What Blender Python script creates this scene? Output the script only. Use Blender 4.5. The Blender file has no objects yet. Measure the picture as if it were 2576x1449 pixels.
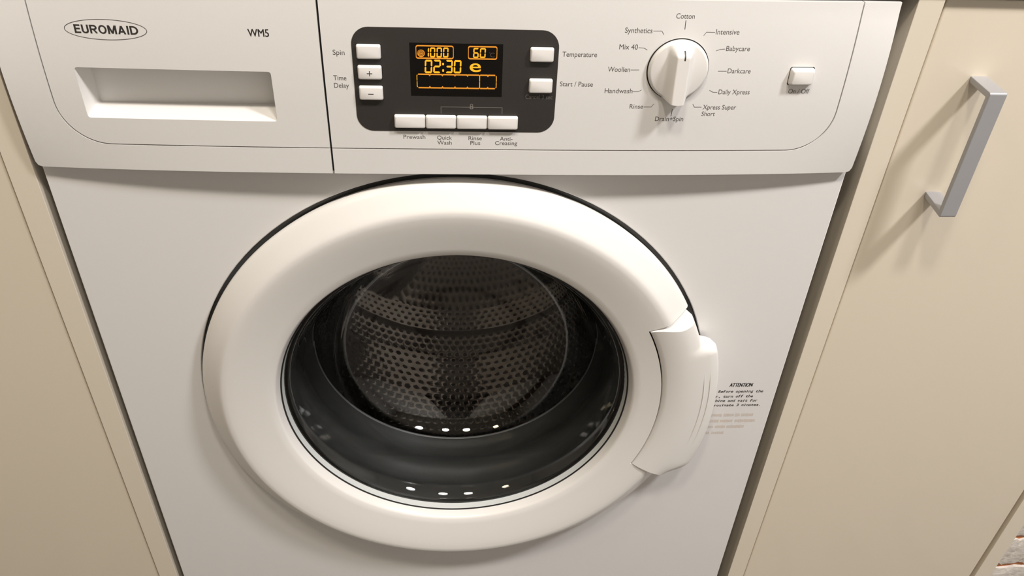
import bpy, bmesh, math, random
from mathutils import Matrix, Vector
random.seed(7)
SC = bpy.context.scene
COL = SC.collection
PI = math.pi

# ------------------------------------------------------------------ camera
cam_d = bpy.data.cameras.new('camera'); cam = bpy.data.objects.new('camera', cam_d); COL.objects.link(cam)
cam_d.sensor_fit = 'HORIZONTAL'; cam_d.sensor_width = 36.0; cam_d.lens = 1946.568 / 2576 * 36.0
cam_d.clip_start = 0.02
_r = Vector((0.99749459, -0.05959154, 0.03812341)); _u = Vector((0.00349166, 0.5797174, 0.81481013)); _f = Vector((0.0706566, 0.81263558, -0.57847304))
cam.matrix_world = Matrix(((_r.x, _u.x, -_f.x, 0.295994), (_r.y, _u.y, -_f.y, -0.519247), (_r.z, _u.z, -_f.z, 0.889241), (0, 0, 0, 1)))
SC.camera = cam

# ------------------------------------------------------------------ world, exposure
SC.view_settings.view_transform = 'Standard'; SC.view_settings.look = 'None'
SC.view_settings.exposure = 0.02; SC.view_settings.gamma = 1.0; SC.view_settings.use_curve_mapping = False
wd = bpy.data.worlds.new('world'); SC.world = wd; wd.use_nodes = True
wd.node_tree.nodes['Background'].inputs[0].default_value = (1.0, 0.9, 0.8, 1)
wd.node_tree.nodes['Background'].inputs[1].default_value = 0.05

# ------------------------------------------------------------------ ceiling downlights (the room's own lamps)
def lamp(x, y, z, power, size, col):
    d = bpy.data.lights.new('downlight', 'AREA'); d.shape = 'DISK'; d.size = size; d.energy = power; d.color = col
    o = bpy.data.objects.new('downlight', d); COL.objects.link(o); o.location = (x, y, z)
    return o
lamp(1.45, -0.72, 2.295, 42.0, 0.26, (1.0, 0.98, 0.985))
lamp(0.62, -0.80, 2.295, 15.0, 0.20, (1.0, 0.94, 0.87))
lamp(0.05, -0.80, 2.295, 13.0, 0.20, (1.0, 0.90, 0.75))
lamp(-0.90, -0.72, 2.295, 4.0, 0.20, (1.0, 0.81, 0.54))
SC.cycles.max_bounces = 24; SC.cycles.glossy_bounces = 12; SC.cycles.transmission_bounces = 18; SC.cycles.diffuse_bounces = 4

# ------------------------------------------------------------------ helpers
def mat(name, col, rough=0.5, metal=0.0, coat=0.0, spec=0.5, noise=0.0, nscale=40.0, bump=0.0, bscale=300.0, emit=None, estr=0.0):
    m = bpy.data.materials.new(name); m.use_nodes = True
    nt = m.node_tree; b = nt.nodes['Principled BSDF']
    b.inputs['Base Color'].default_value = (*col, 1); b.inputs['Roughness'].default_value = rough
    b.inputs['Metallic'].default_value = metal; b.inputs['Coat Weight'].default_value = coat
    b.inputs['Specular IOR Level'].default_value = spec
    if emit: b.inputs['Emission Color'].default_value = (*emit, 1); b.inputs['Emission Strength'].default_value = estr
    if noise or bump: tc = nt.nodes.new('ShaderNodeTexCoord')
    if noise:
        n = nt.nodes.new('ShaderNodeTexNoise'); n.inputs['Scale'].default_value = nscale; n.inputs['Detail'].default_value = 4
        nt.links.new(tc.outputs['Object'], n.inputs['Vector'])
        mx = nt.nodes.new('ShaderNodeMix'); mx.data_type = 'RGBA'
        mx.inputs[6].default_value = (*[c * (1 - noise) for c in col], 1); mx.inputs[7].default_value = (*[min(1, c * (1 + noise)) for c in col], 1)
        nt.links.new(n.outputs['Fac'], mx.inputs[0]); nt.links.new(mx.outputs[2], b.inputs['Base Color'])
    if bump:
        n2 = nt.nodes.new('ShaderNodeTexNoise'); n2.inputs['Scale'].default_value = bscale; n2.inputs['Detail'].default_value = 3
        nt.links.new(tc.outputs['Object'], n2.inputs['Vector'])
        bp = nt.nodes.new('ShaderNodeBump'); bp.inputs['Strength'].default_value = bump; bp.inputs['Distance'].default_value = 0.001
        nt.links.new(n2.outputs['Fac'], bp.inputs['Height']); nt.links.new(bp.outputs['Normal'], b.inputs['Normal'])
    return m

M = {}
M['plastic'] = mat('white_plastic', (0.80, 0.783, 0.765), 0.33, noise=0.012, nscale=8, bump=0.03, bscale=900)
M['door_plastic'] = mat('white_door_plastic', (0.81, 0.787, 0.757), 0.26, noise=0.012, nscale=8)
M['enamel'] = mat('white_enamel', (0.79, 0.775, 0.765), 0.30, noise=0.012, nscale=6, bump=0.03, bscale=500)
M['button'] = mat('button_plastic', (0.80, 0.775, 0.745), 0.35, noise=0.01)
M['charcoal'] = mat('charcoal_plastic', (0.036, 0.032, 0.029), 0.42, noise=0.05, nscale=60, bump=0.05, bscale=1500)
M['window'] = mat('display_window_plastic', (0.008, 0.007, 0.006), 0.18, noise=0.05)
M['amber'] = mat('amber_segment', (0.3, 0.12, 0.01), 0.5, emit=(1.0, 0.43, 0.015), estr=1.0, noise=0.01)
M['amber_dim'] = mat('amber_outline', (0.25, 0.1, 0.01), 0.5, emit=(0.85, 0.30, 0.022), estr=0.72, noise=0.01)
M['amber_off'] = mat('unlit_segment', (0.07, 0.055, 0.04), 0.5, noise=0.01)
M['ink'] = mat('black_print', (0.035, 0.032, 0.03), 0.5, noise=0.01)
M['ink_soft'] = mat('dark_grey_print', (0.11, 0.10, 0.098), 0.5, noise=0.01)
M['ink_grey'] = mat('grey_print', (0.19, 0.175, 0.16), 0.5, noise=0.01)
M['ink_faded'] = mat('faded_pink_print', (0.69, 0.61, 0.55), 0.4, noise=0.03)
M['bevel_reflection'] = mat('pale_bevel_reflection', (0.62, 0.64, 0.63), 0.25, noise=0.02)  # pale tone stands for the white bevel mirrored in the glass
M['black'] = mat('black_rubber', (0.006, 0.006, 0.006), 0.5, noise=0.05)
M['gasket'] = mat('grey_rubber', (0.07, 0.072, 0.071), 0.32, noise=0.06, nscale=20)
M['steel'] = mat('drum_steel', (0.36, 0.335, 0.315), 0.06, metal=1.0, noise=0.03)
M['steel_hole'] = mat('drum_hole_black', (0.004, 0.004, 0.004), 0.8, noise=0.05)
M['alu'] = mat('satin_aluminium', (0.40, 0.40, 0.415), 0.42, metal=0.25, noise=0.03, nscale=30)
M['cream'] = mat('cream_laminate', (0.76, 0.68, 0.555), 0.13, noise=0.015, nscale=5, bump=0.02, bscale=250)
M['cream_edge'] = mat('cream_edging', (0.775, 0.70, 0.58), 0.4, noise=0.015, nscale=5)
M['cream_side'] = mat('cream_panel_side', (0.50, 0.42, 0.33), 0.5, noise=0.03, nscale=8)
M['worktop'] = mat('dark_worktop', (0.05, 0.042, 0.036), 0.35, noise=0.25, nscale=120)
M['reflect_dark'] = mat('dark_reflection_panel', (0.030, 0.024, 0.020), 0.5, noise=0.2, nscale=9)
M['reflect_brown'] = mat('brown_reflection_panel', (0.10, 0.075, 0.055), 0.5, noise=0.1, nscale=6)
M['wall_light'] = mat('pale_wall_paint', (0.66, 0.64, 0.60), 0.7, noise=0.02, nscale=3)
M['wall'] = mat('painted_wall', (0.46, 0.44, 0.41), 0.8, noise=0.02, nscale=3)
M['ceiling'] = mat('ceiling_paint', (0.80, 0.77, 0.71), 0.85, noise=0.02, nscale=3)

def glass_mat():
    m = bpy.data.materials.new('door_glass'); m.use_nodes = True
    b = m.node_tree.nodes['Principled BSDF']
    b.inputs['Base Color'].default_value = (0.74, 0.745, 0.74, 1); b.inputs['Roughness'].default_value = 0.0
    b.inputs['Transmission Weight'].default_value = 1.0; b.inputs['IOR'].default_value = 1.5
    nt = m.node_tree; tc = nt.nodes.new('ShaderNodeTexCoord'); n = nt.nodes.new('ShaderNodeTexNoise'); n.inputs['Scale'].default_value = 22; n.inputs['Detail'].default_value = 1
    bp = nt.nodes.new('ShaderNodeBump'); bp.inputs['Strength'].default_value = 0.05; bp.inputs['Distance'].default_value = 0.004
    nt.links.new(tc.outputs['Object'], n.inputs['Vector']); nt.links.new(n.outputs['Fac'], bp.inputs['Height']); nt.links.new(bp.outputs['Normal'], b.inputs['Normal'])
    return m
M['glass'] = glass_mat()

def brick_mat(name, a, b_, sc):
    m = bpy.data.materials.new(name); m.use_nodes = True; nt = m.node_tree; b = nt.nodes['Principled BSDF']; b.inputs['Roughness'].default_value = 0.85
    tc = nt.nodes.new('ShaderNodeTexCoord'); n = nt.nodes.new('ShaderNodeTexNoise'); n.inputs['Scale'].default_value = sc; n.inputs['Detail'].default_value = 6
    r = nt.nodes.new('ShaderNodeValToRGB'); r.color_ramp.elements[0].position = 0.30; r.color_ramp.elements[0].color = (*a, 1); r.color_ramp.elements[1].position = 0.46; r.color_ramp.elements[1].color = (*b_, 1)
    nt.links.new(tc.outputs['Object'], n.inputs['Vector']); nt.links.new(n.outputs['Fac'], r.inputs[0]); nt.links.new(r.outputs[0], b.inputs['Base Color'])
    bp = nt.nodes.new('ShaderNodeBump'); bp.inputs['Strength'].default_value = 0.6; bp.inputs['Distance'].default_value = 0.003
    nt.links.new(n.outputs['Fac'], bp.inputs['Height']); nt.links.new(bp.outputs['Normal'], b.inputs['Normal'])
    return m
M['brick'] = brick_mat('whitewashed_brick', (0.50, 0.45, 0.40), (0.66, 0.615, 0.56), 90)
M['mortar'] = brick_mat('terracotta_joint', (0.62, 0.55, 0.48), (0.46, 0.17, 0.06), 55)

def floor_mat():
    m = bpy.data.materials.new('patterned_floor'); m.use_nodes = True; nt = m.node_tree; b = nt.nodes['Principled BSDF']; b.inputs['Roughness'].default_value = 0.45
    N = nt.nodes.new; L = nt.links.new
    tc = N('ShaderNodeTexCoord'); mp = N('ShaderNodeMapping'); mp.inputs['Scale'].default_value = (4, 4, 4); mp.inputs['Rotation'].default_value = (0, 0, PI / 4)
    L(tc.outputs['Object'], mp.inputs['Vector'])
    fr = N('ShaderNodeVectorMath'); fr.operation = 'FRACTION'; L(mp.outputs[0], fr.inputs[0])
    sb = N('ShaderNodeVectorMath'); sb.operation = 'SUBTRACT'; sb.inputs[1].default_value = (0.5, 0.5, 0); L(fr.outputs[0], sb.inputs[0])
    sp = N('ShaderNodeSeparateXYZ'); L(sb.outputs[0], sp.inputs[0]); cb = N('ShaderNodeCombineXYZ'); L(sp.outputs[0], cb.inputs[0]); L(sp.outputs[1], cb.inputs[1])
    ln = N('ShaderNodeVectorMath'); ln.operation = 'LENGTH'; L(cb.outputs[0], ln.inputs[0])
    pp = N('ShaderNodeMath'); pp.operation = 'PINGPONG'; pp.inputs[1].default_value = 0.16; L(ln.outputs['Value'], pp.inputs[0])
    r = N('ShaderNodeValToRGB'); r.color_ramp.elements[0].position = 0.02; r.color_ramp.elements[0].color = (0.035, 0.027, 0.022, 1); r.color_ramp.elements[1].position = 0.05; r.color_ramp.elements[1].color = (0.115, 0.10, 0.085, 1)
    L(pp.outputs[0], r.inputs[0]); L(r.outputs[0], b.inputs['Base Color'])
    return m
M['floor'] = floor_mat()

def link(name, me, m=None, parent=None, smooth=False):
    o = bpy.data.objects.new(name, me); COL.objects.link(o)
    if m is not None and not me.materials: me.materials.append(m)
    if parent is not None: o.parent = parent
    if smooth:
        for p in me.polygons: p.use_smooth = True
    return o
def from_bm(name, bm, m, parent=None, smooth=False):
    bmesh.ops.recalc_face_normals(bm, faces=bm.faces[:])
    me = bpy.data.meshes.new(name); bm.to_mesh(me); bm.free()
    return link(name, me, m, parent, smooth)
def sharp(o, deg=38):
    o.data.set_sharp_from_angle(angle=math.radians(deg))
def bevel(o, w, seg=2, deg=38):
    md = o.modifiers.new('bevel', 'BEVEL'); md.width = w; md.segments = seg; md.limit_method = 'ANGLE'; md.angle_limit = math.radians(deg); md.harden_normals = False
    return o
def box_bm(bm, x0, x1, y0, y1, z0, z1):
    v = [bm.verts.new(c) for c in ((x0, y0, z0), (x1, y0, z0), (x1, y1, z0), (x0, y1, z0), (x0, y0, z1), (x1, y0, z1), (x1, y1, z1), (x0, y1, z1))]
    for f in ((0, 3, 2, 1), (4, 5, 6, 7), (0, 1, 5, 4), (1, 2, 6, 5), (2, 3, 7, 6), (3, 0, 4, 7)): bm.faces.new([v[i] for i in f])
def box(name, x0, x1, y0, y1, z0, z1, m, parent=None, bev=0.0):
    bm = bmesh.new(); box_bm(bm, x0, x1, y0, y1, z0, z1); o = from_bm(name, bm, m, parent)
    if bev: bevel(o, bev)
    return o
def thing(name, label, cat, loc=(0, 0, 0), group=None):
    o = bpy.data.objects.new(name, None); COL.objects.link(o); o.location = loc; o['label'] = label; o['category'] = cat
    if group: o['group'] = group
    return o
def struct(o): o['kind'] = 'structure'; return o

def fill2d(loops):
    """triangulated flat mesh (verts as (x, z)) of closed outlines; inner outlines become holes"""
    cu = bpy.data.curves.new('tmp', 'CURVE'); cu.dimensions = '2D'; cu.fill_mode = 'FRONT'
    for lp in loops:
        s = cu.splines.new('POLY'); s.points.add(len(lp) - 1); s.use_cyclic_u = True
        for p, (x, z) in zip(s.points, lp): p.co = (x, z, 0, 1)
    ob = bpy.data.objects.new('tmp', cu); COL.objects.link(ob)
    me = bpy.data.meshes.new_from_object(ob.evaluated_get(bpy.context.evaluated_depsgraph_get()))
    bpy.data.objects.remove(ob); bpy.data.curves.remove(cu)
    return me
def plate_bm(loops, ymap, depth, gx=0.02, gz=0.01):
    me = fill2d(loops); bm = bmesh.new(); bm.from_mesh(me); bpy.data.meshes.remove(me)
    bmesh.ops.remove_doubles(bm, verts=bm.verts[:], dist=1e-6)
    xs = [v.co.x for v in bm.verts]; zs = [v.co.y for v in bm.verts]
    for ax, lo, hi, st in ((0, min(xs), max(xs), gx), (1, min(zs), max(zs), gz)):
        if not st: continue
        n = max(1, int((hi - lo) / st))
        for k in range(1, n):
            c = lo + (hi - lo) * k / n; co = [0, 0, 0]; no = [0, 0, 0]; co[ax] = c; no[ax] = 1
            bmesh.ops.bisect_plane(bm, geom=bm.verts[:] + bm.edges[:] + bm.faces[:], plane_co=co, plane_no=no, dist=1e-7)
    for v in bm.verts:
        x, z = v.co.x, v.co.y; v.co = (x, ymap(x, z), z)
    if depth:
        ed = [e for e in bm.edges if e.is_boundary]
        r = bmesh.ops.extrude_edge_only(bm, edges=ed)
        for v in r['geom']:
            if isinstance(v, bmesh.types.BMVert): v.co.y += depth
    return bm
def orient_front(o):
    pass
def plate(name, loops, ymap, depth, m, parent, bev=0.0, gx=0.02, gz=0.01, smooth=True):
    bm = plate_bm(loops, ymap, depth, gx, gz)
    o = from_bm(name, bm, m, parent, smooth); sharp(o)
    if bev: bevel(o, bev)
    return o
def rrect(x0, x1, z0, z1, r, n=8):
    pts = []
    for cx, cz, a in ((x1 - r, z1 - r, 0), (x0 + r, z1 - r, 90), (x0 + r, z0 + r, 180), (x1 - r, z0 + r, 270)):
        for k in range(n + 1):
            t = math.radians(a + 90 * k / n); pts.append((cx + r * math.cos(t), cz + r * math.sin(t)))
    return pts
def rquad(q, r, n=6):
    """four corners (any winding) -> rounded outline"""
    out = []
    for i in range(4):
        p = Vector(q[i]); a = Vector(q[i - 1]) - p; b = Vector(q[(i + 1) % 4]) - p
        pa = p + a.normalized() * r; pb = p + b.normalized() * r
        for k in range(n + 1):
            t = k / n; out.append(tuple((1 - t) ** 2 * pa + 2 * t * (1 - t) * p + t * t * pb))
    return out
def lathe_bm(prof, cx, cz, n=160, a0=0.0, a1=2 * PI, close=True, skip=None, angs=None):
    bm = bmesh.new(); full = abs(a1 - a0 - 2 * PI) < 1e-6
    if angs is None: angs = [a0 + (a1 - a0) * k / n for k in range(n if full else n + 1)]
    rings = [[bm.verts.new((cx + r * math.cos(a), y, cz + r * math.sin(a))) for (r, y) in prof] for a in angs]
    m = len(rings)
    for i in range(m if full else m - 1):
        A = rings[i]; B = rings[(i + 1) % m]
        for j in range(len(prof) - 1):
            if skip and skip(0.5 * (angs[i] + (angs[i + 1] if i + 1 < m else 2 * PI)), 0.5 * (prof[j][0] + prof[j + 1][0])): continue
            bm.faces.new((A[j], A[j + 1], B[j + 1], B[j]))
    return bm
def lathe(name, prof, cx, cz, m, parent, n=160, ang=38, **k):
    bm = lathe_bm(prof, cx, cz, n, **k); bmesh.ops.remove_doubles(bm, verts=bm.verts[:], dist=1e-7)
    o = from_bm(name, bm, m, parent, True); sharp(o, ang); return o

def ss(a, b, x):
    t = max(0, min(1, (x - a) / (b - a))); return t * t * (3 - 2 * t)
_tc = {}
def glyphs(text, bold=0.0, shear=0.0):
    key = (text, bold, shear)
    if key not in _tc:
        cu = bpy.data.curves.new('txt', 'FONT'); cu.body = text; cu.size = 1.0; cu.offset = bold; cu.shear = shear; cu.resolution_u = 4; cu.fill_mode = 'FRONT'
        ob = bpy.data.objects.new('txt', cu); COL.objects.link(ob)
        me = bpy.data.meshes.new_from_object(ob.evaluated_get(bpy.context.evaluated_depsgraph_get()))
        _tc[key] = ([(v.co.x, v.co.y) for v in me.vertices], [tuple(p.vertices) for p in me.polygons])
        bpy.data.objects.remove(ob); bpy.data.curves.remove(cu); bpy.data.meshes.remove(me)
    return _tc[key]
CAP = max(y for x, y in glyphs('H')[0])
def put2d(name, verts, faces, ymap, m, parent):
    me = bpy.data.meshes.new(name); me.from_pydata([(x, ymap(x, z), z) for x, z in verts], [], faces)
    bm = bmesh.new(); bm.from_mesh(me)
    for f in bm.faces:
        f.normal_update()
        if f.normal.y > 0: f.normal_flip()
    bm.to_mesh(me); bm.free()
    return link(name, me, m, parent)
def text(name, s, x0, z, w, cap, ymap, m, parent, bold=0.0, shear=0.0, slope=0.0):
    V, F = glyphs(s, bold, shear); lo = min(x for x, y in V); hi = max(x for x, y in V)
    sx = w / (hi - lo); sz = cap / CAP
    o = put2d(name, [(x0 + (x - lo) * sx, z + y * sz + slope * (x - lo) * sx) for x, y in V], F, ymap, m, parent)
    return o
def mono(name, s, x0, z, adv, cap, ymap, m, parent, bold=0.0, shear=0.0, wfac=0.86):
    vs = []; fs = []
    for i, ch in enumerate(s):
        if ch == ' ': continue
        V, F = glyphs(ch, bold, shear); lo = min(x for x, y in V); hi = max(x for x, y in V); b = len(vs)
        sz = cap / CAP; w = min(adv * wfac, max((hi - lo) * sz * 1.35, adv * 0.2)); sx = w / (hi - lo); ox = x0 + adv * i + (adv - w) / 2
        vs += [(ox + (x - lo) * sx, z + y * sz) for x, y in V]; fs += [tuple(k + b for k in f) for f in F]
    return put2d(name, vs, fs, ymap, m, parent)
def ribbon(pts, w, closed=False):
    vs = []; fs = []; n = len(pts); P = [Vector(p) for p in pts]
    for i in range(n):
        a = P[i - 1] if (closed or i > 0) else P[i]; b = P[(i + 1) % n] if (closed or i < n - 1) else P[i]
        if not closed and i == 0: t = P[1] - P[0]
        elif not closed and i == n - 1: t = P[i] - P[i - 1]
        else:
            t = (P[i] - a).normalized() + (b - P[i]).normalized()
        t = t.normalized(); nn = Vector((-t.y, t.x)); k = 1.0
        if closed or 0 < i < n - 1:
            d = (P[i] - a).normalized(); c = max(0.5, abs(Vector((-d.y, d.x)).dot(nn))); k = 1 / c
        vs += [tuple(P[i] + nn * w / 2 * k), tuple(P[i] - nn * w / 2 * k)]
    for i in range(n if closed else n - 1):
        j = (i + 1) % n; fs.append((2 * i, 2 * i + 1, 2 * j + 1, 2 * j))
    return vs, fs

# ------------------------------------------------------------------ room shell
FZ = -0.09
struct(box('floor', -2.0, 2.8, -2.0, 0.7, FZ - 0.05, FZ, M['floor']))
struct(box('ceiling', -2.0, 2.8, -2.0, 0.7, 2.31, 2.36, M['ceiling']))
struct(box('wall_back', -2.0, 2.8, 0.65, 0.70, FZ, 2.31, M['wall']))
struct(box('wall_front', -2.0, 2.8, -2.05, -2.0, FZ, 2.31, M['wall_light']))
dark_panel = struct(box('added_dark_panel_1', -0.02, 0.62, -1.998, -1.975, FZ, 1.95, M['reflect_dark'], bev=0.003))  # unseen dark panel, added to darken the middle of the drum and glass reflections
struct(box('added_dark_panel_2', -1.98, -1.32, -1.998, -1.975, FZ, 2.05, M['reflect_brown'], bev=0.003))  # unseen brown panel, added to give the left cabinet door a dark reflection edge
struct(box('wall_left', -2.05, -2.0, -2.05, 0.70, FZ, 2.31, M['wall']))
struct(box('wall_right', 2.8, 2.85, -2.05, 0.70, FZ, 2.31, M['wall']))
pier = struct(box('wall_brick', 0.934, 1.70, 0.024, 0.62, FZ, 0.7595, M['mortar']))
def brick_mesh(seed, L, H, D):
    rnd = random.Random(seed); bm = bmesh.new(); nx, nz = 20, 4
    g = [[bm.verts.new((L * i / nx, (-D + rnd.uniform(-0.0005, 0.0005)) if 0 < i < nx and 0 < k < nz else -D * rnd.uniform(0.4, 0.9), H * k / nz + (rnd.uniform(-0.0019, 0.0019) if k in (0, nz) else 0))) for i in range(nx + 1)] for k in range(nz + 1)]
    for k in range(nz):
        for i in range(nx): bm.faces.new((g[k][i], g[k][i + 1], g[k + 1][i + 1], g[k + 1][i]))
    ed = [e for e in bm.edges if e.is_boundary]; r = bmesh.ops.extrude_edge_only(bm, edges=ed)
    for v in r['geom']:
        if isinstance(v, bmesh.types.BMVert): v.co.y = 0.001
    bmesh.ops.recalc_face_normals(bm, faces=bm.faces[:])
    me = bpy.data.meshes.new('brick'); bm.to_mesh(me); bm.free(); me.materials.append(M['brick'])
    return me
BH, BJ, BL = 0.0465, 0.0075, 0.180
bmeshes = [brick_mesh(s, BL, BH, 0.0035) for s in range(4)]; hmeshes = [brick_mesh(s + 9, BL / 2 - 0.003, BH, 0.0035) for s in range(2)]
for c in range(15):
    z = 0.0860 + (c - 3) * (BH + BJ)
    if z < FZ + 0.002 or z + BH > 0.7595: continue
    x = 0.936
    if c % 2:
        o = link('brick', hmeshes[c % 4 // 2], None, pier); o.location = (x, 0.0240, z); x += BL / 2 + 0.003
    while x + BL < 1.70:
        o = link('brick', bmeshes[random.randrange(4)], None, pier); o.location = (x, 0.0240 + random.uniform(-0.001, 0.001), z); x += BL + 0.006

# ------------------------------------------------------------------ worktop
wt = box('worktop', -0.75, 1.72, -0.003, 0.645, 0.7600, 0.798, M['worktop'], bev=0.003)
wt['label'] = 'dark worktop slab running over the washing machine and cream cabinets'; wt['category'] = 'worktop'

# ------------------------------------------------------------------ cabinets beside the machine
cl = thing('base_cabinet', 'cream base cabinet left of the washing machine, no handle in view', 'cabinet', (-0.25, 0.3, FZ))
cr = thing('base_cabinet', 'cream base cabinet right of the washing machine with silver bar handle', 'cabinet', (0.77, 0.3, FZ))
def loc(o, p): o.matrix_parent_inverse = Matrix.Translation(p.location).inverted(); return o
def panel(name, x0, x1, y0, y1, z0, z1, p, m, bev=0.0003, side=None):
    o = box(name, x0, x1, y0, y1, z0, z1, m, p, bev); loc(o, p); return o
TOPZ = 0.7590
panel('end_panel', -0.0245, -0.0060, 0.0, 0.56, FZ, TOPZ, cl, M['cream_edge'])
panel('end_panel', -0.545, -0.527, 0.0, 0.56, FZ, TOPZ, cl, M['cream_edge'])
panel('cabinet_door', -0.525, -0.0262, 0.0015, 0.0195, 0.01, TOPZ - 0.002, cl, M['cream'], 0.001)
panel('carcass', -0.526, -0.0250, 0.024, 0.56, 0.0, TOPZ - 0.004, cl, M['cream_side'])
panel('kickboard', -0.526, -0.0250, 0.045, 0.06, FZ, 0.005, cl, M['cream_side'])
panel('end_panel', 0.6070, 0.6254, 0.0, 0.56, FZ, TOPZ, cr, M['cream_edge'])
panel('end_panel', 0.9120, 0.9318, 0.0, 0.56, FZ, TOPZ, cr, M['cream_edge'])
dr = panel('cabinet_door', 0.6282, 0.9092, 0.0030, 0.0210, 0.01, TOPZ - 0.002, cr, M['cream'], 0.001)
panel('carcass', 0.6258, 0.9115, 0.0255, 0.56, 0.0, TOPZ - 0.004, cr, M['cream_side'])
panel('kickboard', 0.6258, 0.9115, 0.045, 0.06, FZ, 0.005, cr, M['cream_side'])
# bent flat-bar handle
bm = bmesh.new()
def hexa(bm, a, b):
    va = [bm.verts.new(p) for p in a]; vb = [bm.verts.new(p) for p in b]; n = len(a)
    bm.faces.new(va); bm.faces.new(vb[::-1])
    for i in range(n): bm.faces.new((va[i], va[(i + 1) % n], vb[(i + 1) % n], vb[i]))
HX0, HX1, HZ0, HZ1, HY, HT = 0.6616, 0.6742, 0.6052, 0.7036, -0.0300, 0.0045
fx = 0.0045
prof = [(0.0035, HZ1, fx), (HY + 0.001, HZ1, 0), (HY, HZ1 - 0.001, 0), (HY, HZ0 + 0.001, 0), (HY + 0.001, HZ0, 0), (0.0035, HZ0, fx), (0.0035, HZ0 + HT, fx), (HY + HT, HZ0 + HT, 0.0004), (HY + HT, HZ1 - HT, 0.0004), (0.0035, HZ1 - HT, fx)]
A = [bm.verts.new((HX0 + s, y, z)) for y, z, s in prof]; B = [bm.verts.new((HX1 + s, y, z)) for y, z, s in prof]
for q in ((0, 1, 8, 9), (1, 2, 3, 8), (3, 7, 8), (3, 4, 7), (4, 5, 6, 7)):
    bm.faces.new([A[i] for i in q]); bm.faces.new([B[i] for i in reversed(q)])
for i in range(10): bm.faces.new((A[i], A[(i + 1) % 10], B[(i + 1) % 10], B[i]))
h = from_bm('door_handle', bm, M['alu'], dr); h['label'] = 'satin silver flat bar pull handle'
h.matrix_parent_inverse = Matrix.Translation(cr.location).inverted() @ Matrix.Translation((0, 0, 0))
h.matrix_parent_inverse = Matrix.Identity(4)
bevel(h, 0.0005, 2)

# ------------------------------------------------------------------ washing machine
W = 0.595; CX, CZ = 0.2956, 0.4015
wm = thing('washing_machine', 'white front loading washing machine with round glass door between two cream cabinets', 'washing machine', (0, 0, 0))
def yp(x, z):
    u = min(1.0, abs(x - 0.2975) / 0.2975)
    y = -(0.0125 - 0.0085 * u ** 3)
    if z > 0.68: y += 0.003 * ((z - 0.68) / 0.077) ** 2
    y -= 0.0036 * max(0.0, 1 - ((z - 0.688) / 0.062) ** 2) * u ** 5
    return y
def ypo(d): return lambda x, z: yp(x, z) - d
circ = lambda r, n=128, cx=CX, cz=CZ: [(cx + r * math.cos(2 * PI * k / n), cz + r * math.sin(2 * PI * k / n)) for k in range(n)]
# cabinet shell
body = plate('front_panel', [[(0.0006, -0.06), (W - 0.0006, -0.06), (W - 0.0006, 0.650), (0.0006, 0.650)], circ(0.2232)], lambda x, z: 0.0, 0.012, M['enamel'], wm, 0.0008, gx=0, gz=0)
bm = bmesh.new()
for b in ((0.0006, 0.004, 0.002, 0.53, -0.06, 0.750), (W - 0.004, W - 0.0006, 0.002, 0.53, -0.06, 0.750), (0.004, W - 0.004, 0.004, 0.53, 0.740, 0.752), (0.004, W - 0.004, 0.50, 0.53, -0.06, 0.740), (0.0042, W - 0.0042, 0.012, 0.50, -0.06, -0.04)): box_bm(bm, *b)
from_bm('casing', bm, M['enamel'], wm)
for x in (0.05, 0.545):
    for y in (0.06, 0.47): lathe('foot', [(0.0, 0), (0.018, 0), (0.02, 0.004), (0.012, 0.008), (0.012, 0.03), (0, 0.03)], 0, 0, M['black'], wm, 24).matrix_local = Matrix.Translation((x, y, FZ)) @ Matrix.Rotation(PI / 2, 4, 'X')
# tub face behind the door, rubber bellows
lathe('tub_face', [(0.2235, 0.0045), (0.2235, 0.014), (0.160, 0.014)], CX, CZ, M['black'], wm)
lathe('door_seal', [(0.2228, 0.0055), (0.200, 0.0050), (0.1585, 0.0048), (0.1580, 0.012), (0.1585, 0.022), (0.1620, 0.030), (0.1625, 0.038), (0.1560, 0.046), (0.1520, 0.054), (0.1545, 0.062), (0.1560, 0.070), (0.1500, 0.078), (0.1470, 0.084), (0.1520, 0.088)], CX, CZ, M['gasket'], wm, ang=60)

# drum: perforated steel shell + back, lifters
DR, DY0, DY1 = 0.232, 0.090, 0.375
drum = lathe('drum', [(0.1495, 0.087), (0.1515, 0.0845), (0.156, 0.0855), (0.20, 0.090), (DR + 0.004, 0.092), (DR + 0.004, DY1 + 0.005), (0.0, DY1 + 0.008)], CX, CZ, M['steel'], wm); drum['label'] = 'polished steel drum seen through the glass'
def hole_cell(verts, faces, mi, P, cu, cv, du, dv, r, depth):
    """square cell with an octagonal dimpled hole; P maps (u, v, d) to 3D"""
    b = len(verts)
    sq = [(cu - du, cv - dv), (cu, cv - dv), (cu + du, cv - dv), (cu + du, cv), (cu + du, cv + dv), (cu, cv + dv), (cu - du, cv + dv), (cu - du, cv)]
    oc = [(cu + r * math.cos(a), cv + r * math.sin(a)) for a in [math.radians(-135 + 45 * k) for k in range(8)]]
    verts += [P(u, v, 0) for u, v in sq] + [P(u, v, depth * 0.3) for u, v in oc] + [P(cu + (u - cu) * 0.85, cv + (v - cv) * 0.85, depth) for u, v in oc]
    for k in range(8):
        j = (k + 1) % 8
        faces.append((b + k, b + j, b + 8 + j, b + 8 + k)); mi.append(0)
        faces.append((b + 8 + k, b + 8 + j, b + 16 + j, b + 16 + k)); mi.append(1)
    faces.append(tuple(b + 16 + k for k in range(8))); mi.append(1)
NT, NY = 132, 23
vs, fs, mi = [], [], []
def Pc(u, v, d):
    a = u / DR; return (CX + (DR + d) * math.cos(a), v, CZ + (DR + d) * math.sin(a))
du = 2 * PI * DR / NT / 2; dv = (DY1 - DY0) / NY / 2
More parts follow.
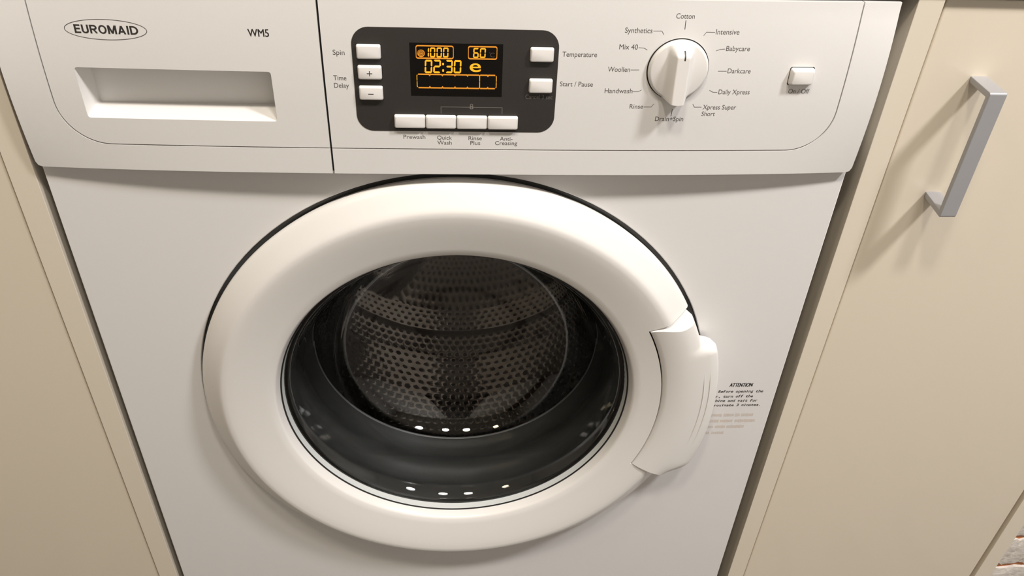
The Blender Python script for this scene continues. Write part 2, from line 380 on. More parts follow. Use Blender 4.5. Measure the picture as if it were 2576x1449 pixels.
for i in range(NT):
    for j in range(NY):
        hole_cell(vs, fs, mi, Pc, (2 * i + 1) * du + (du if j % 2 else 0), DY0 + (2 * j + 1) * dv, du, dv, 0.0032, 0.0012)
me = bpy.data.meshes.new('perforated_shell'); me.from_pydata(vs, [], fs); me.materials.append(M['steel']); me.materials.append(M['steel_hole'])
me.polygons.foreach_set('material_index', mi)
bm = bmesh.new(); bm.from_mesh(me); bmesh.ops.remove_doubles(bm, verts=bm.verts[:], dist=1e-5); bm.to_mesh(me); bm.free()
o = link('perforated_shell', me, None, drum, True); sharp(o, 30); o['kind'] = 'stuff'
bm = bmesh.new(); rings = []
def yback(r, a):
    e = ss(0.02, 0.05, r) * (1 - ss(0.16, 0.20, r)) * ss(0.2, 0.7, math.cos(3 * a + 1.2))
    return DY1 - 0.004 - 0.010 * math.cos(min(1, r / 0.21) * PI) - 0.007 * e
for i in range(1, 41):
    r = DR * i / 40; rings.append([bm.verts.new((CX + r * math.cos(2 * PI * k / 120), yback(r, 2 * PI * k / 120), CZ + r * math.sin(2 * PI * k / 120))) for k in range(120)])
c0 = bm.verts.new((CX, yback(0, 0), CZ))
for k in range(120): bm.faces.new((c0, rings[0][k], rings[0][(k + 1) % 120]))
for A, B in zip(rings, rings[1:]):
    for k in range(120): bm.faces.new((A[k], A[(k + 1) % 120], B[(k + 1) % 120], B[k]))
from_bm('drum_back', bm, M['steel'], drum, True)
lathe('drum_rim', [(0.1480 + 0.0017 * math.cos(t), 0.0850 + 0.0017 * math.sin(t)) for t in [2 * PI * k / 10 for k in range(11)]], CX, CZ, M['alu'], drum)
for a in (math.radians(-22), math.radians(98), math.radians(218)):
    bm = bmesh.new(); n = 10; rows = []
    for k in range(n + 1):
        t = -1 + 2 * k / n; hgt = 0.052 * (1 - t * t) ** 0.8; ang = a + t * 0.17
        rows.append([bm.verts.new((CX + (DR - hgt * f) * math.cos(ang), y, CZ + (DR - hgt * f) * math.sin(ang))) for y, f in ((DY0 + 0.012, 0.0), (DY0 + 0.03, 0.8), (DY0 + 0.06, 1.0), (DY1 - 0.06, 1.0), (DY1 - 0.03, 0.8), (DY1 - 0.014, 0.0))])
    for k in range(n):
        for j in range(5): bm.faces.new((rows[k][j], rows[k][j + 1], rows[k + 1][j + 1], rows[k + 1][j]))
    from_bm('lifter', bm, M['steel'], drum, True)

# ------------------------------------------------------------------ door
door = bpy.data.objects.new('door', None); COL.objects.link(door); door.parent = wm
TH0, TH1, RH = math.radians(-24.6), math.radians(28.2), 0.1825
ring_prof = [(0.1552, 0.0020), (0.1557, -0.0050), (0.1568, -0.0082), (0.1580, -0.0115), (0.1587, -0.0128), (0.1600, -0.0138), (0.166, -0.0153), (0.175, -0.0174), (0.1825, -0.0192), (0.190, -0.0207), (0.1965, -0.0219), (0.2005, -0.0220), (0.2030, -0.0211), (0.2055, -0.0193), (0.2120, -0.0146), (0.2165, -0.0112), (0.2192, -0.0088), (0.2202, -0.0071), (0.2204, -0.0055), (0.2204, -0.0030), (0.2185, -0.0010), (0.2185, 0.0030)]
N = 192
angs = sorted([TH1 + (2 * PI + TH0 - TH1) * k / 160 for k in range(161)] + [2 * PI + TH0 + (TH1 - TH0) * k / 32 for k in range(1, 32)])
angs = [a for a in angs]
bm = lathe_bm(ring_prof, CX, CZ, angs=angs, a0=angs[0], a1=angs[0] + 2 * PI, skip=lambda a, r: (((a + PI) % (2 * PI)) - PI) > TH0 and (((a + PI) % (2 * PI)) - PI) < TH1 and r > RH)
# the last segment of the loop lies inside the handle notch as well
bmesh.ops.delete(bm, geom=[f for f in bm.faces if math.hypot(f.calc_center_median().x - CX, f.calc_center_median().z - CZ) > RH + 0.0005 and TH0 < math.atan2(f.calc_center_median().z - CZ, f.calc_center_median().x - CX) < TH1], context='FACES')
ed = [e for e in bm.edges if e.is_boundary and all(math.hypot(v.co.x - CX, v.co.z - CZ) > RH - 0.0005 and v.co.y < 0.0005 for v in e.verts)]
r = bmesh.ops.extrude_edge_only(bm, edges=ed)
for v in r['geom']:
    if isinstance(v, bmesh.types.BMVert): v.co.y = max(v.co.y, min(0.0, v.co.y + 0.008))
ring = from_bm('door_frame', bm, M['door_plastic'], door, True); sharp(ring, 40)
n = 48
lathe('notch_lining', [(RH + 0.0000, -0.0150), (0.2190, -0.0035)], CX, CZ, M['black'], door, 40, a0=TH0, a1=TH1)
# handle
rim = lambda d: 0.2206
def rout(d):
    t = ss(-24.5, -18.5, d) * (1 - ss(17.3, 19.9, d)); return 0.2206 + (0.2335 - 0.2206 + 0.002 * ss(2, -14, d)) * t
bm = bmesh.new(); g = 0.0011; rows = []; nth = 56
for k in range(nth + 1):
    d = math.degrees(TH0) + 0.32 + (math.degrees(TH1 - TH0) - 0.64) * k / nth
    ro = rout(d); tab = (ro - 0.2206) / 0.013
    yo = -0.0245 - 0.0010 * tab; row = []
    q = [(RH + g, -0.0150), (RH + g, -0.0193), (RH + g + 0.0004, -0.0199), (0.188, -0.0215), (0.194, -0.0231), (0.2005, -0.0242), (0.2060, -0.0245)]
    q += [(0.2060 + (ro - 0.0025 - 0.2060) * s, -0.0245 + s * s * (0.0026)) for s in (0.25, 0.5, 0.75, 1.0)]
    q += [(ro - 0.0008, -0.0205), (ro, -0.0180), (ro, -0.0150), (ro - 0.003, -0.0080), (ro - 0.006, -0.0045)]
    endf = min(1, min(d - math.degrees(TH0) - 0.3, math.degrees(TH1) - 0.3 - d) / 1.2)
    # the upper end slopes: front outline stays a little below the back outline outside r 0.19
    for (r_, y_) in q:
        sl = 0.0
        if d > 10:
            sl = -math.radians(2.3) * ss(0.186, 0.212, r_) * ss(-0.010, -0.024, y_) * ss(10, 27, d)
        a = math.radians(d) + sl
        row.append(bm.verts.new((CX + r_ * math.cos(a), y_, CZ + r_ * math.sin(a))))
    rows.append(row)
for k in range(nth):
    for j in range(len(rows[0]) - 1): bm.faces.new((rows[k][j], rows[k][j + 1], rows[k + 1][j + 1], rows[k + 1][j]))
bm.faces.new(rows[0][::-1]); bm.faces.new(rows[-1])
dh = from_bm('door_handle', bm, M['door_plastic'], door, True); sharp(dh, 40)
def yh(x, z): return -0.0258
for rr, t0, t1 in ((0.2197, -12.0, 11.0), (0.2252, -12.0, 11.5)):
    bm = bmesh.new(); rows = []
    for k in range(31):
        a = math.radians(t0 + (t1 - t0) * k / 30); ro = rout(math.degrees(a)); s = (rr - 0.2060) / (ro - 0.0025 - 0.2060); yb = -0.0245 + s * s * 0.0026
        hh = 0.0006 * min(1, min(k, 30 - k) / 6)
        rows.append([bm.verts.new((CX + (rr + dx) * math.cos(a), yb + dy * 1.0, CZ + (rr + dx) * math.sin(a))) for dx, dy in ((-0.0009, 0.0002), (-0.0003, -hh), (0.0003, -hh), (0.0009, 0.0004))])
    for k in range(30):
        for j in range(3): bm.faces.new((rows[k][j], rows[k][j + 1], rows[k + 1][j + 1], rows[k + 1][j]))
    from_bm('grip_rib', bm, M['door_plastic'], door, True)
# glass bowl (thick revolved glass) and its clamping seal
outer = [(0.1536, 0.0016), (0.1520, 0.0010), (0.1500, 0.0020), (0.1478, 0.0050), (0.1440, 0.0110), (0.1395, 0.0250), (0.1340, 0.0450), (0.1275, 0.0640), (0.1190, 0.0790), (0.1080, 0.0885), (0.0940, 0.0940), (0.0700, 0.0985), (0.0400, 0.1010), (0.0, 0.1018)]
def offs(prof, t):
    out = []
    for i, (r_, y_) in enumerate(prof):
        a = prof[max(0, i - 1)]; b = prof[min(len(prof) - 1, i + 1)]; tx, ty = b[0] - a[0], b[1] - a[1]; l = math.hypot(tx, ty)
        out.append((max(0.0, r_ - ty / l * -t) if i < len(prof) - 1 else 0.0, y_ - tx / l * t))
    return out
inner = offs(outer, 0.0045)
glass_p = outer + inner[::-1]
lathe('door_glass', glass_p + [glass_p[0]], CX, CZ, M['glass'], door, 160, ang=75)['label'] = 'clear smoked glass bowl'
lathe('glass_seal', [(0.1560, -0.0052), (0.1547, -0.0054), (0.1545, -0.0044)], CX, CZ, M['black'], door)
lathe('bevel_reflection_ring', [(0.1546, -0.0046), (0.1541, -0.0015), (0.1537, 0.0020)], CX, CZ, M['bevel_reflection'], door)  # ring added to carry the bevel's bright reflection at the glass edge

# ------------------------------------------------------------------ control panel: drawer front, fascia, lower surround
SEAM = 0.2079; GZ = 0.6496; XL, XR = 0.0274, 0.5680; RC = 0.030; PT = 0.7549; PB = 0.6300; gp = 0.00045
def arc(cx, cz, r, a0, a1, n=14): return [(cx + r * math.cos(math.radians(a0 + (a1 - a0) * k / n)), cz + r * math.sin(math.radians(a0 + (a1 - a0) * k / n))) for k in range(n + 1)]
backing = plate('panel_backing', [[(0.003, PB + 0.001), (W - 0.003, PB + 0.001), (W - 0.003, PT - 0.002), (0.003, PT - 0.002)], rrect(0.040, 0.180, 0.664, 0.7065, 0.004)[::-1]], lambda x, z: yp(x, z) + 0.0022, 0.006, M['black'], wm, 0, 0.03, 0.012)
DZ = GZ + gp
drawer_out = [(SEAM - gp * 1.6, PT), (XL + gp, PT)] + arc(XL + gp + RC, DZ + RC, RC, 180, 270) + [(SEAM - gp * 1.6, DZ)]
RX0, RX1, RZ0, RZ1 = 0.0470, 0.1735, 0.6690, 0.7038
hole = rquad([(RX0, RZ0), (RX1, RZ0), (RX1, RZ1), (RX0, RZ1)], 0.0022, 4)
drawer = plate('detergent_drawer', [drawer_out, hole[::-1]], yp, 0.004, M['plastic'], wm, 0.0004, 0.012, 0.006)
# recessed grip: rings lofted from the opening to the back wall
def loft(name, rings, m, parent, cap=True):
    bm = bmesh.new(); R = [[bm.verts.new(p) for p in r] for r in rings]; n = len(R[0])
    for a, b in zip(R, R[1:]):
        for i in range(n): bm.faces.new((a[i], a[(i + 1) % n], b[(i + 1) % n], b[i]))
    if cap: bm.faces.new(R[-1])
    o = from_bm(name, bm, m, parent, True); sharp(o, 50); return o
def recess_ring(t):
    # t 0 at the mouth, 1 at the back wall
    x0 = RX0 + 0.0030 * t; x1 = RX1 - 0.0012 * t; z0 = RZ0 + 0.0045 * (1 - (1 - t) ** 2); z1 = RZ1 - 0.0004 * t
    y = 0.0085
    return [(x, yp(x, z) * (1 - t) + y * t + 0.0001, z) for x, z in rquad([(x0, z0), (x1, z0), (x1, z1), (x0, z1)], 0.0022, 4)]
rg = loft('grip_recess', [recess_ring(t) for t in (0, 0.04, 0.12, 0.25, 0.45, 0.7, 0.95, 1.0)], M['plastic'], drawer)
fascia_out = [(SEAM + gp * 1.6, DZ)] + [(XR - gp - RC, DZ)] + arc(XR - gp - RC, DZ + RC, RC, 270, 360) + [(XR - gp, PT), (SEAM + gp * 1.6, PT)]
fascia = plate('control_fascia', [fascia_out], yp, 0.004, M['plastic'], wm, 0.0004, 0.012, 0.006)
GZ2 = GZ - gp
sl = [(SEAM - gp * 1.6, GZ2), (SEAM - gp * 1.6, PB), (0.004, PB), (0.0012, PB + 0.001), (0.0, PB + 0.004), (0.0, PT), (XL - gp, PT)] + arc(XL + RC, GZ + RC, RC + gp, 180, 270)
plate('panel_surround', [sl], yp, 0.006, M['plastic'], wm, 0.0008, 0.008, 0.006)
sr = [(SEAM + gp * 1.6, GZ2)] + arc(XR - RC, GZ + RC, RC + gp, 270, 360) + [(XR + gp, PT), (W, PT), (W, PB + 0.004), (W - 0.0012, PB + 0.001), (W - 0.004, PB), (SEAM + gp * 1.6, PB)]
plate('panel_surround', [sr], yp, 0.006, M['plastic'], wm, 0.0008, 0.008, 0.006)
box('panel_rail', 0.004, W - 0.004, 0.0, 0.03, PT - 0.004, PT - 0.001, M['plastic'], wm)
box('panel_underside', 0.003, W - 0.003, -0.0030, 0.002, PB + 0.0006, PB + 0.003, M['plastic'], wm)

# brand oval + lettering
LAB = {}
BOLD = {'E': (0.62, [[(0.10, 0), (0.10, 1)], [(0.0, 0.09), (0.62, 0.09)], [(0.0, 0.52), (0.57, 0.52)], [(0.0, 0.91), (0.60, 0.91)]]),
        'U': (0.70, [[(0.10, 1), (0.10, 0.34)] + arc(0.35, 0.33, 0.25, 180, 360, 12)[1:] + [(0.60, 1)]]),
        'R': (0.74, [[(0.10, 0), (0.10, 1)], [(0.0, 0.91), (0.42, 0.91)] + arc(0.42, 0.70, 0.205, 90, -90, 10) + [(0.1, 0.495)], [(0.36, 0.50), (0.65, 0.0)]]),
        'O': (0.82, [[(0.41 + 0.315 * math.cos(2 * PI * k / 36), 0.5 + 0.42 * math.sin(2 * PI * k / 36)) for k in range(37)]]),
        'M': (0.86, [[(0.09, 0), (0.09, 1)], [(0.13, 0.97), (0.43, 0.06)], [(0.43, 0.06), (0.73, 0.97)], [(0.77, 0), (0.77, 1)]]),
        'A': (0.80, [[(0.10, 0.0), (0.40, 0.96)], [(0.40, 0.96), (0.70, 0.0)], [(0.2, 0.30), (0.60, 0.30)]]),
        'I': (0.22, [[(0.11, 0), (0.11, 1)]]),
        'D': (0.74, [[(0.10, 0), (0.10, 1)], [(0.0, 0.91), (0.30, 0.91)] + arc(0.30, 0.50, 0.41, 90, -90, 14)[1:-1] + [(0.30, 0.09), (0.0, 0.09)]])}
vs, fs = [], []; ux = 0.0
for i, ch in enumerate('EUROMAID'):
    wch, strokes = BOLD[ch]
    for st_ in strokes:
        V, F = ribbon(st_, 0.185 if ch != 'O' else 0.175); b = len(vs); vs += [(ux + x, min(1.0, max(0.0, z)) if ch not in 'OU' else z) for x, z in V]; fs += [tuple(k + b for k in f) for f in F]
    ux += wch + 0.095
ux -= 0.095
put2d('brand_lettering', [(0.05367 + x / ux * 0.03955, 0.7258 + z * 0.0054) for x, z in vs], fs, ypo(0.00006), M['ink'], drawer)
el = [(0.0733 + 0.0257 * math.cos(t), 0.7284 + 0.0063 * math.sin(t)) for t in [2 * PI * k / 64 for k in range(64)]]
V, F = ribbon(el, 0.00042, True); put2d('brand_oval', V, F, ypo(0.00006), M['ink_soft'], drawer)
for dx in (-0.00012, 0.00012): text('model_lettering', 'WM5', 0.16249 + dx, 0.7267, 0.0132, 0.0047, ypo(0.00006), M['ink'], drawer)
LABELS = [('Spin', 0.21534, 0.71604, 0.00763), ('Time', 0.21425, 0.69904, 0.00851), ('Delay', 0.21423, 0.69388, 0.00978), ('Temperature', 0.36654, 0.71754, 0.02336), ('Start / Pause', 0.36637, 0.69724, 0.02269), ('Prewash', 0.25887, 0.65754, 0.01515), ('Quick', 0.28233, 0.65722, 0.01027), ('Wash', 0.28243, 0.65337, 0.01006), ('Rinse', 0.30434, 0.65706, 0.00936), ('Plus', 0.30566, 0.65338, 0.00696), ('Anti-', 0.32649, 0.65681, 0.00901), ('Creasing', 0.32317, 0.65346, 0.0158), ('Cotton', 0.44014, 0.74345, 0.01244), ('Synthetics', 0.40707, 0.73385, 0.0184), ('Mix 40', 0.40444, 0.723, 0.01254), ('Woollen', 0.39832, 0.70782, 0.01515), ('Handwash', 0.3977, 0.69286, 0.01939), ('Rinse', 0.41651, 0.68176, 0.0095), ('Drain+Spin', 0.4359, 0.67266, 0.02037), ('Xpress Super', 0.46893, 0.68152, 0.024), ('Short', 0.46885, 0.67662, 0.00969), ('Daily Xpress', 0.47803, 0.69269, 0.02241), ('Darkcare', 0.48166, 0.70756, 0.01627), ('Babycare', 0.47774, 0.72278, 0.01655), ('Intensive', 0.46868, 0.73368, 0.01613), ('On / Off', 0.52832, 0.69344, 0.0152)]
for s, x, z, w in LABELS:
    small = 0.652 < z < 0.66
    text('printed_word', s, x, z, w, 0.0029 if small else 0.0033, ypo(0.00006), M['ink_soft'], fascia, bold=0.0)
LEADERS = [[(0.44698, 0.74237), (0.44713, 0.73651)], [(0.42608, 0.73518), (0.43185, 0.73526), (0.43348, 0.73299)], [(0.41746, 0.72423), (0.42113, 0.72405), (0.42363, 0.7228)], [(0.41387, 0.70917), (0.41977, 0.70924)], [(0.41736, 0.69402), (0.42112, 0.69406), (0.42328, 0.6953)], [(0.4264, 0.68302), (0.43185, 0.68306), (0.43331, 0.68533)], [(0.4472, 0.68154), (0.44698, 0.67627)], [(0.46783, 0.68313), (0.46271, 0.68312), (0.46116, 0.68539)], [(0.47715, 0.69391), (0.47401, 0.69407), (0.47129, 0.69546)], [(0.4809, 0.70896), (0.47484, 0.70893)], [(0.47702, 0.72405), (0.47365, 0.7238), (0.47091, 0.7227)], [(0.46806, 0.7349), (0.46217, 0.73499), (0.46062, 0.73266)]]
for i, L in enumerate(LEADERS):
    V, F = ribbon(L, 0.00042 if i in (0, 6) else 0.00032); put2d('pointer_line', V, F, ypo(0.00006), M['ink'] if i in (0, 6) else M['ink_soft'], fascia)

# dark display panel
dark = plate('display_panel', [rrect(0.2277, 0.3640, 0.6634, 0.7345, 0.0115, 10)], ypo(0.00025), 0.0003, M['charcoal'], wm, 0.0002, 0.012, 0.008); dark['label'] = 'charcoal rounded control display panel'
window = plate('display_window', [[(0.2653, 0.6892), (0.3268, 0.6892), (0.3268, 0.7250), (0.2653, 0.7250)]], ypo(0.00035), 0.0002, M['window'], dark, 0, 0.012, 0.008)
text('printed_word', 'Cancel 3 sec', 0.3431, 0.6880, 0.01872, 0.0031, ypo(0.00031), M['ink_grey'], dark)
V, F = ribbon([(0.2853, 0.6770), (0.2853, 0.6815), (0.3049, 0.6815)], 0.00035); put2d('bracket_line', V, F, ypo(0.00031), M['ink_grey'], dark)
V, F = ribbon([(0.3076, 0.6815), (0.3274, 0.6815), (0.3274, 0.6769)], 0.00035); put2d('bracket_line', V, F, ypo(0.00031), M['ink_grey'], dark)
# little padlock mark
vs = rrect(0.30500, 0.30750, 0.68010, 0.68250, 0.0007, 4); V, F = list(vs), [tuple(range(len(vs)))]
V2, F2 = ribbon([(0.30545, 0.6823)] + arc(0.30625, 0.6830, 0.0008, 180, 0, 8) + [(0.30705, 0.6823)], 0.0005); b = len(V); V += V2; F += [tuple(i + b for i in f) for f in F2]
put2d('padlock_mark', V, F, ypo(0.00031), M['ink_grey'], dark)
V, F = ribbon([(0.30625, 0.6804), (0.30625, 0.6818)], 0.0005); put2d('padlock_keyhole', V, F, ypo(0.00036), M['charcoal'], dark)

# amber display elements
yd = ypo(0.00045)
def frame(x0, x1, z0, z1, r, wh, wv):
    o = rrect(x0, x1, z0, z1, r, 5); i = rrect(x0 + wv, x1 - wv, z0 + wh, z1 - wh, r * 0.75, 5); n = len(o)
    return o + i, [(k, (k + 1) % n, n + (k + 1) % n, n + k) for k in range(n)]
for x0, x1, z0, z1 in ((0.2693, 0.2942, 0.7146, 0.7236), (0.3037, 0.3230, 0.7147, 0.7237)):
    V, F = frame(x0, x1, z0, z1, 0.0014, 0.0009, 0.00042); put2d('readout_frame', V, F, yd, M['amber_dim'], window)
SEG = {'0': 'abcdef', '1': 'bc', '2': 'abged', '3': 'abgcd', '6': 'afgedc'}
def seg7(ch, x0, x1, z0, z1, t):
    vs, fs = [], []
    w = x1 - x0; sl = w * 0.07; zm = (z0 + z1) / 2; e = t * 0.12; tv = t * 0.85
    def poly(p): b = len(vs); vs.extend([(x + sl * (z - z0) / (z1 - z0), z) for x, z in p]); fs.append(tuple(range(b, b + len(p))))
    X1 = x1 - sl
    for s in SEG[ch]:
        if s in 'ad':
            zc, sg = (z1, -1) if s == 'a' else (z0, 1)
            poly([(x0 + tv * 0.75, zc), (X1 - tv * 0.75, zc), (X1 - tv * 0.35, zc + sg * t * 0.35), (X1 - tv * 1.0, zc + sg * t), (x0 + tv * 1.0, zc + sg * t), (x0 + tv * 0.35, zc + sg * t * 0.35)])
        elif s == 'g':
            poly([(x0 + tv * 0.55, zm), (x0 + tv, zm + t / 2), (X1 - tv, zm + t / 2), (X1 - tv * 0.55, zm), (X1 - tv, zm - t / 2), (x0 + tv, zm - t / 2)])
        else:
            left = s in 'ef'; up = s in 'bf'; xo, sx = (x0, 1) if left else (X1, -1)
            za, zb = (zm + e, z1 - t * 0.55) if up else (zm - e, z0 + t * 0.55); d = 1 if up else -1
            poly([(xo + sx * tv * 0.5, za), (xo + sx * tv, za + d * t * 0.5), (xo + sx * tv, zb - d * t * 0.55), (xo + sx * tv * 0.35, zb + d * t * 0.1), (xo, zb - d * t * 0.15), (xo, za + d * t * 0.35)])
    return vs, fs
for ch, x0, x1, z0, z1, t in (('1', 0.27655 - 0.0022, 0.27815, 0.7156, 0.7222, 0.00095), ('0', 0.27855, 0.28225, 0.7156, 0.7222, 0.00095), ('0', 0.28285, 0.28660, 0.7156, 0.7223, 0.00095), ('0', 0.28712, 0.29095, 0.7157, 0.7223, 0.00095), ('6', 0.30698, 0.31090, 0.7157, 0.7224, 0.00095), ('0', 0.31137, 0.31550, 0.7158, 0.7224, 0.00095), ('0', 0.27480, 0.28015, 0.7050, 0.7140, 0.0012), ('2', 0.28050, 0.28585, 0.7051, 0.7141, 0.0012), ('3', 0.28860, 0.29375, 0.7052, 0.7141, 0.0012), ('0', 0.29410, 0.29945, 0.7052, 0.7141, 0.0012)):
    V, F = seg7(ch, x0, x1, z0, z1, t); put2d('display_digit', V, F, yd, M['amber'], window)
for z in (0.70695, 0.71130):
    V = rrect(0.28655, 0.28775, z - 0.0008, z + 0.0008, 0.0003, 3); put2d('display_colon_dot', V, [tuple(range(len(V)))], yd, M['amber'], window)
text('display_letter', 'e', 0.30480, 0.7065, 0.00755, 0.0083, yd, M['amber'], window, bold=0.008)
text('display_unit', 'C', 0.31830, 0.7164, 0.00300, 0.0030, yd, M['amber_off'], window)
V = circ(0.00028, 10, 0.3181, 0.7193); put2d('display_unit', V, [tuple(range(len(V)))], yd, M['amber_off'], window)
# spiral spin mark
V = circ(0.00245, 40, 0.2728, 0.7182); put2d('spin_symbol', V, [tuple(range(len(V)))], ypo(0.00041), M['amber_dim'], window)
sp = [(0.2728 + (0.0004 + 0.0017 * k / 60) * math.cos(k / 60 * 5 * PI), 0.7182 + (0.0004 + 0.0017 * k / 60) * math.sin(k / 60 * 5 * PI)) for k in range(61)]
V, F = ribbon(sp, 0.00028); put2d('spin_symbol_line', V, F, ypo(0.00047), M['window'], window)
# progress bar frame with small notches
def bar_outline(x0, x1, notches, zt, zb, r, top):
    pts = []
    z = zt if top else zb; s = -1 if top else 1
    for n_ in notches: pts += [(n_ - 0.0005, z), (n_, z + s * 0.0006), (n_ + 0.0005, z)]
    return pts
zt, zb = 0.7042, 0.6950; xa, xb, xd = 0.2696, 0.3228, 0.3116
nt_ = [0.2781, 0.2866, 0.2950, 0.3034]
for x0, x1, nn in ((xa, xd, nt_), (xd, xb, [0.3171])):
    T = [(x0 + 0.0003 + (0.0005 if x0 == xa else 0), zt)] + bar_outline(x0, x1, nn, zt, zb, 0, True) + [(x1 - 0.0003 - (0.0005 if x1 == xb else 0), zt)]
    V, F = ribbon(T, 0.00092); put2d('progress_frame', V, F, yd, M['amber_dim'], window)
    T = [(x, zb + (zt - z)) for x, z in T]
    V, F = ribbon(T, 0.00092); put2d('progress_frame', V, F, yd, M['amber_dim'], window)
for x in (xa, xd, xb):
    for z0, z1 in ((zb + (0.0 if x == xd else 0.0004), 0.6994), (0.6998, zt - (0.0 if x == xd else 0.0004))):
        dx = 0.0003 * (1 if x == xa else -1 if x == xb else 0)
        pts = [(x + dx, z0), (x, z0 + 0.0005), (x, z1)] if z0 < 0.697 else [(x, z0), (x, z1 - 0.0005), (x + dx, z1)]
        V, F = ribbon(pts, 0.00045); put2d('progress_frame', V, F, yd, M['amber'], window)

# push buttons
def button(x0, x1, z0, z1, h, parent, name='push_button', lab=None, r=0.0012, draft=0.0004):
    xc, zc = (x0 + x1) / 2, (z0 + z1) / 2
    rings = []
    for ins, d in ((0, -0.0006), (0, 0.0010), (draft, h - 0.0007), (draft + 0.00025, h - 0.0002), (draft + 0.0007, h)):
        rings.append([(x, yp(x, zc) - d - 0.0004, z) for x, z in rrect(x0 + ins, x1 - ins, z0 + ins, z1 - ins, max(0.0003, r - ins * 0.3), 5)])
    o = loft(name, rings, M['button'], parent); sharp(o, 60)
    if lab: o['label'] = lab
    return o
def rim_gap(x0, x1, z0, z1, parent, off=0.00031):
    V, F = frame(x0 - 0.0004, x1 + 0.0004, z0 - 0.0004, z1 + 0.0004, 0.0014, 0.0006, 0.0006)
    return put2d('button_gap', V, F, ypo(off), M['black'], parent)
BT = [(0.2307, 0.2466, 0.7141, 0.7236, 'blank white spin button'), (0.2307, 0.2465, 0.7004, 0.7098, 'white button marked plus'), (0.2306, 0.2466, 0.6862, 0.6959, 'white button marked minus'), (0.3448, 0.3607, 0.7140, 0.7236, 'blank white temperature button'), (0.3450, 0.3611, 0.6927, 0.7025, 'blank white start button'),
      (0.2531, 0.2744, 0.6662, 0.6758, 'white prewash button'), (0.2747, 0.2956, 0.6660, 0.6757, 'white quick wash button'), (0.2960, 0.3171, 0.6659, 0.6756, 'white rinse plus button'), (0.3175, 0.3386, 0.6658, 0.6755, 'white anti-creasing button')]
for x0, x1, z0, z1, lb in BT:
    rim_gap(x0, x1, z0, z1, dark); bt = button(x0, x1, z0, z1, 0.0026, dark, lab=lb)
    zc = (z0 + z1) / 2; xc = (x0 + x1) / 2; yb = lambda x, z: yp(x, 0.70) - 0.00306
    yb2 = (lambda zc_: (lambda x, z: yp(x, zc_) - 0.00306))(zc)
    if 'plus' in lb and 'marked' in lb or 'minus' in lb:
        V, F = ribbon([(xc - 0.0018, zc - 0.0002), (xc + 0.0018, zc - 0.0002)], 0.0005)
        if 'plus' in lb:
            V2, F2 = ribbon([(xc, zc - 0.0019), (xc, zc + 0.0016)], 0.0005); b = len(V); V = V + V2; F = F + [tuple(i + b for i in f) for f in F2]
        put2d('button_mark', V, F, yb2, M['ink'], dark)
rim_gap(0.5262, 0.5432, 0.6999, 0.7118, fascia, 0.00008)
button(0.5262, 0.5432, 0.6999, 0.7118, 0.0042, fascia, 'power_button', 'white raised on-off button', 0.0016, 0.0010)

# programme knob: height field over a disc with a raised tapering grip
KX, KZ, KR = 0.4462, 0.7100, 0.0206
yk = yp(KX, KZ)
knob = bpy.data.objects.new('programme_knob', None); COL.objects.link(knob); knob.parent = wm
def kh(x, z):
    r = math.hypot(x, z) / KR
    base = 0.0035 + 0.0018 * (1 - r * r) - 0.0012 * ss(0.93, 1.0, r)
    s = abs(x); side = 1 - ss(0.0038, 0.0098, s)
    side = side ** 1.25
    top = 1 - ss(0.0112, 0.0200, z)
    hmax = 0.0125 + 0.0012 * (-z / KR)
    v = base + (hmax - base) * side * top
    return v
bm = bmesh.new(); NR, NA = 40, 160; rings = []
for i in range(1, NR + 1):
    r = KR * i / NR
    rings.append([bm.verts.new((KX + r * math.cos(2 * PI * k / NA), yk - kh(r * math.cos(2 * PI * k / NA), r * math.sin(2 * PI * k / NA)), KZ + r * math.sin(2 * PI * k / NA))) for k in range(NA)])
c0 = bm.verts.new((KX, yk - kh(0, 0), KZ))
for k in range(NA): bm.faces.new((c0, rings[0][k], rings[0][(k + 1) % NA]))
for a, b in zip(rings, rings[1:]):
    for k in range(NA): bm.faces.new((a[k], a[(k + 1) % NA], b[(k + 1) % NA], b[k]))
last = [bm.verts.new((v.co.x, yk + 0.001, v.co.z)) for v in rings[-1]]
for k in range(NA): bm.faces.new((rings[-1][k], rings[-1][(k + 1) % NA], last[(k + 1) % NA], last[k]))
kn = from_bm('knob_body', bm, M['button'], knob, True); sharp(kn, 48)
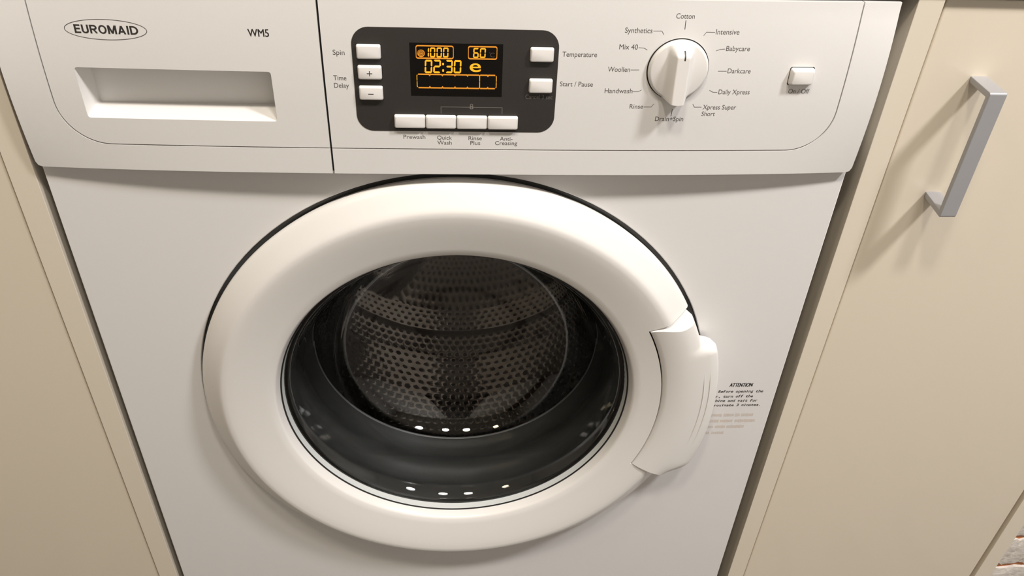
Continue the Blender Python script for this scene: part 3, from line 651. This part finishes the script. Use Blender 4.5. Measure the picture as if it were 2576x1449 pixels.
V, F = ribbon([(KX + 0.0006, 0.7208), (KX + 0.0006, 0.7262)], 0.00095)
def ykm(x, z): return yk - kh(x - KX, z - KZ) - 0.00008
V = []; F = []
for k in range(9):
    z = 0.7198 + 0.0056 * k / 8; V += [(KX + 0.0002, z), (KX + 0.0012, z)]
    if k: F.append((2 * k - 2, 2 * k - 1, 2 * k + 1, 2 * k))
put2d('knob_pointer', V, F, ykm, M['ink'], knob)
lathe('knob_gap', [(KR - 0.0004, yk - 0.0009), (KR + 0.00075, yk - 0.0006)], KX, KZ, M['black'], knob, 96)

# caution lettering on the body
yb0 = lambda x, z: -0.00008
for dx in (-0.00016, 0.0, 0.00016): text('caution_heading', 'ATTENTION', 0.5481 + dx, 0.4061, 0.0217, 0.0043, yb0, M['ink'], body, shear=0.08)
adv = (0.5822 - 0.5400) / 18.0
for i, (s, x1, z) in enumerate((('Before opening the', 0.5819, 0.3987), ('door, turn off the', 0.5735, 0.3925), ('machine and wait for', 0.5789, 0.3869), ('approximate 3 minutes.', 0.5836, 0.3811))):
    a = 0.00240
    mono('caution_lettering', s, x1 - a * len(s), z, a, 0.0031, yb0, M['ink'], body, bold=0.02, shear=0.1, wfac=0.9)
# worn, faded reddish print under it: word-length smears
for z, words in ((0.3675, ((0.525, 0.5485), (0.5500, 0.5600), (0.5612, 0.5658), (0.5672, 0.5788))), (0.3597, ((0.525, 0.5465), (0.5480, 0.5610), (0.5625, 0.5822))), (0.3520, ((0.525, 0.5430), (0.5445, 0.5545), (0.5560, 0.5730))), (0.3437, ((0.525, 0.5412), (0.5426, 0.5550)))):
    vs, fs = [], []
    for a, b in words:
        x = a
        while x < b - 0.0008:
            w = random.uniform(0.0011, 0.0017); k = len(vs); h0 = random.uniform(0, 0.0006); vs += [(x, z + h0), (min(b, x + w), z + h0), (min(b, x + w), z + 0.0040 - h0), (x, z + 0.0040 - h0)]; fs.append((k, k + 1, k + 2, k + 3)); x += w + 0.00035
    put2d('faded_print', vs, fs, yb0, M['ink_faded'], body)
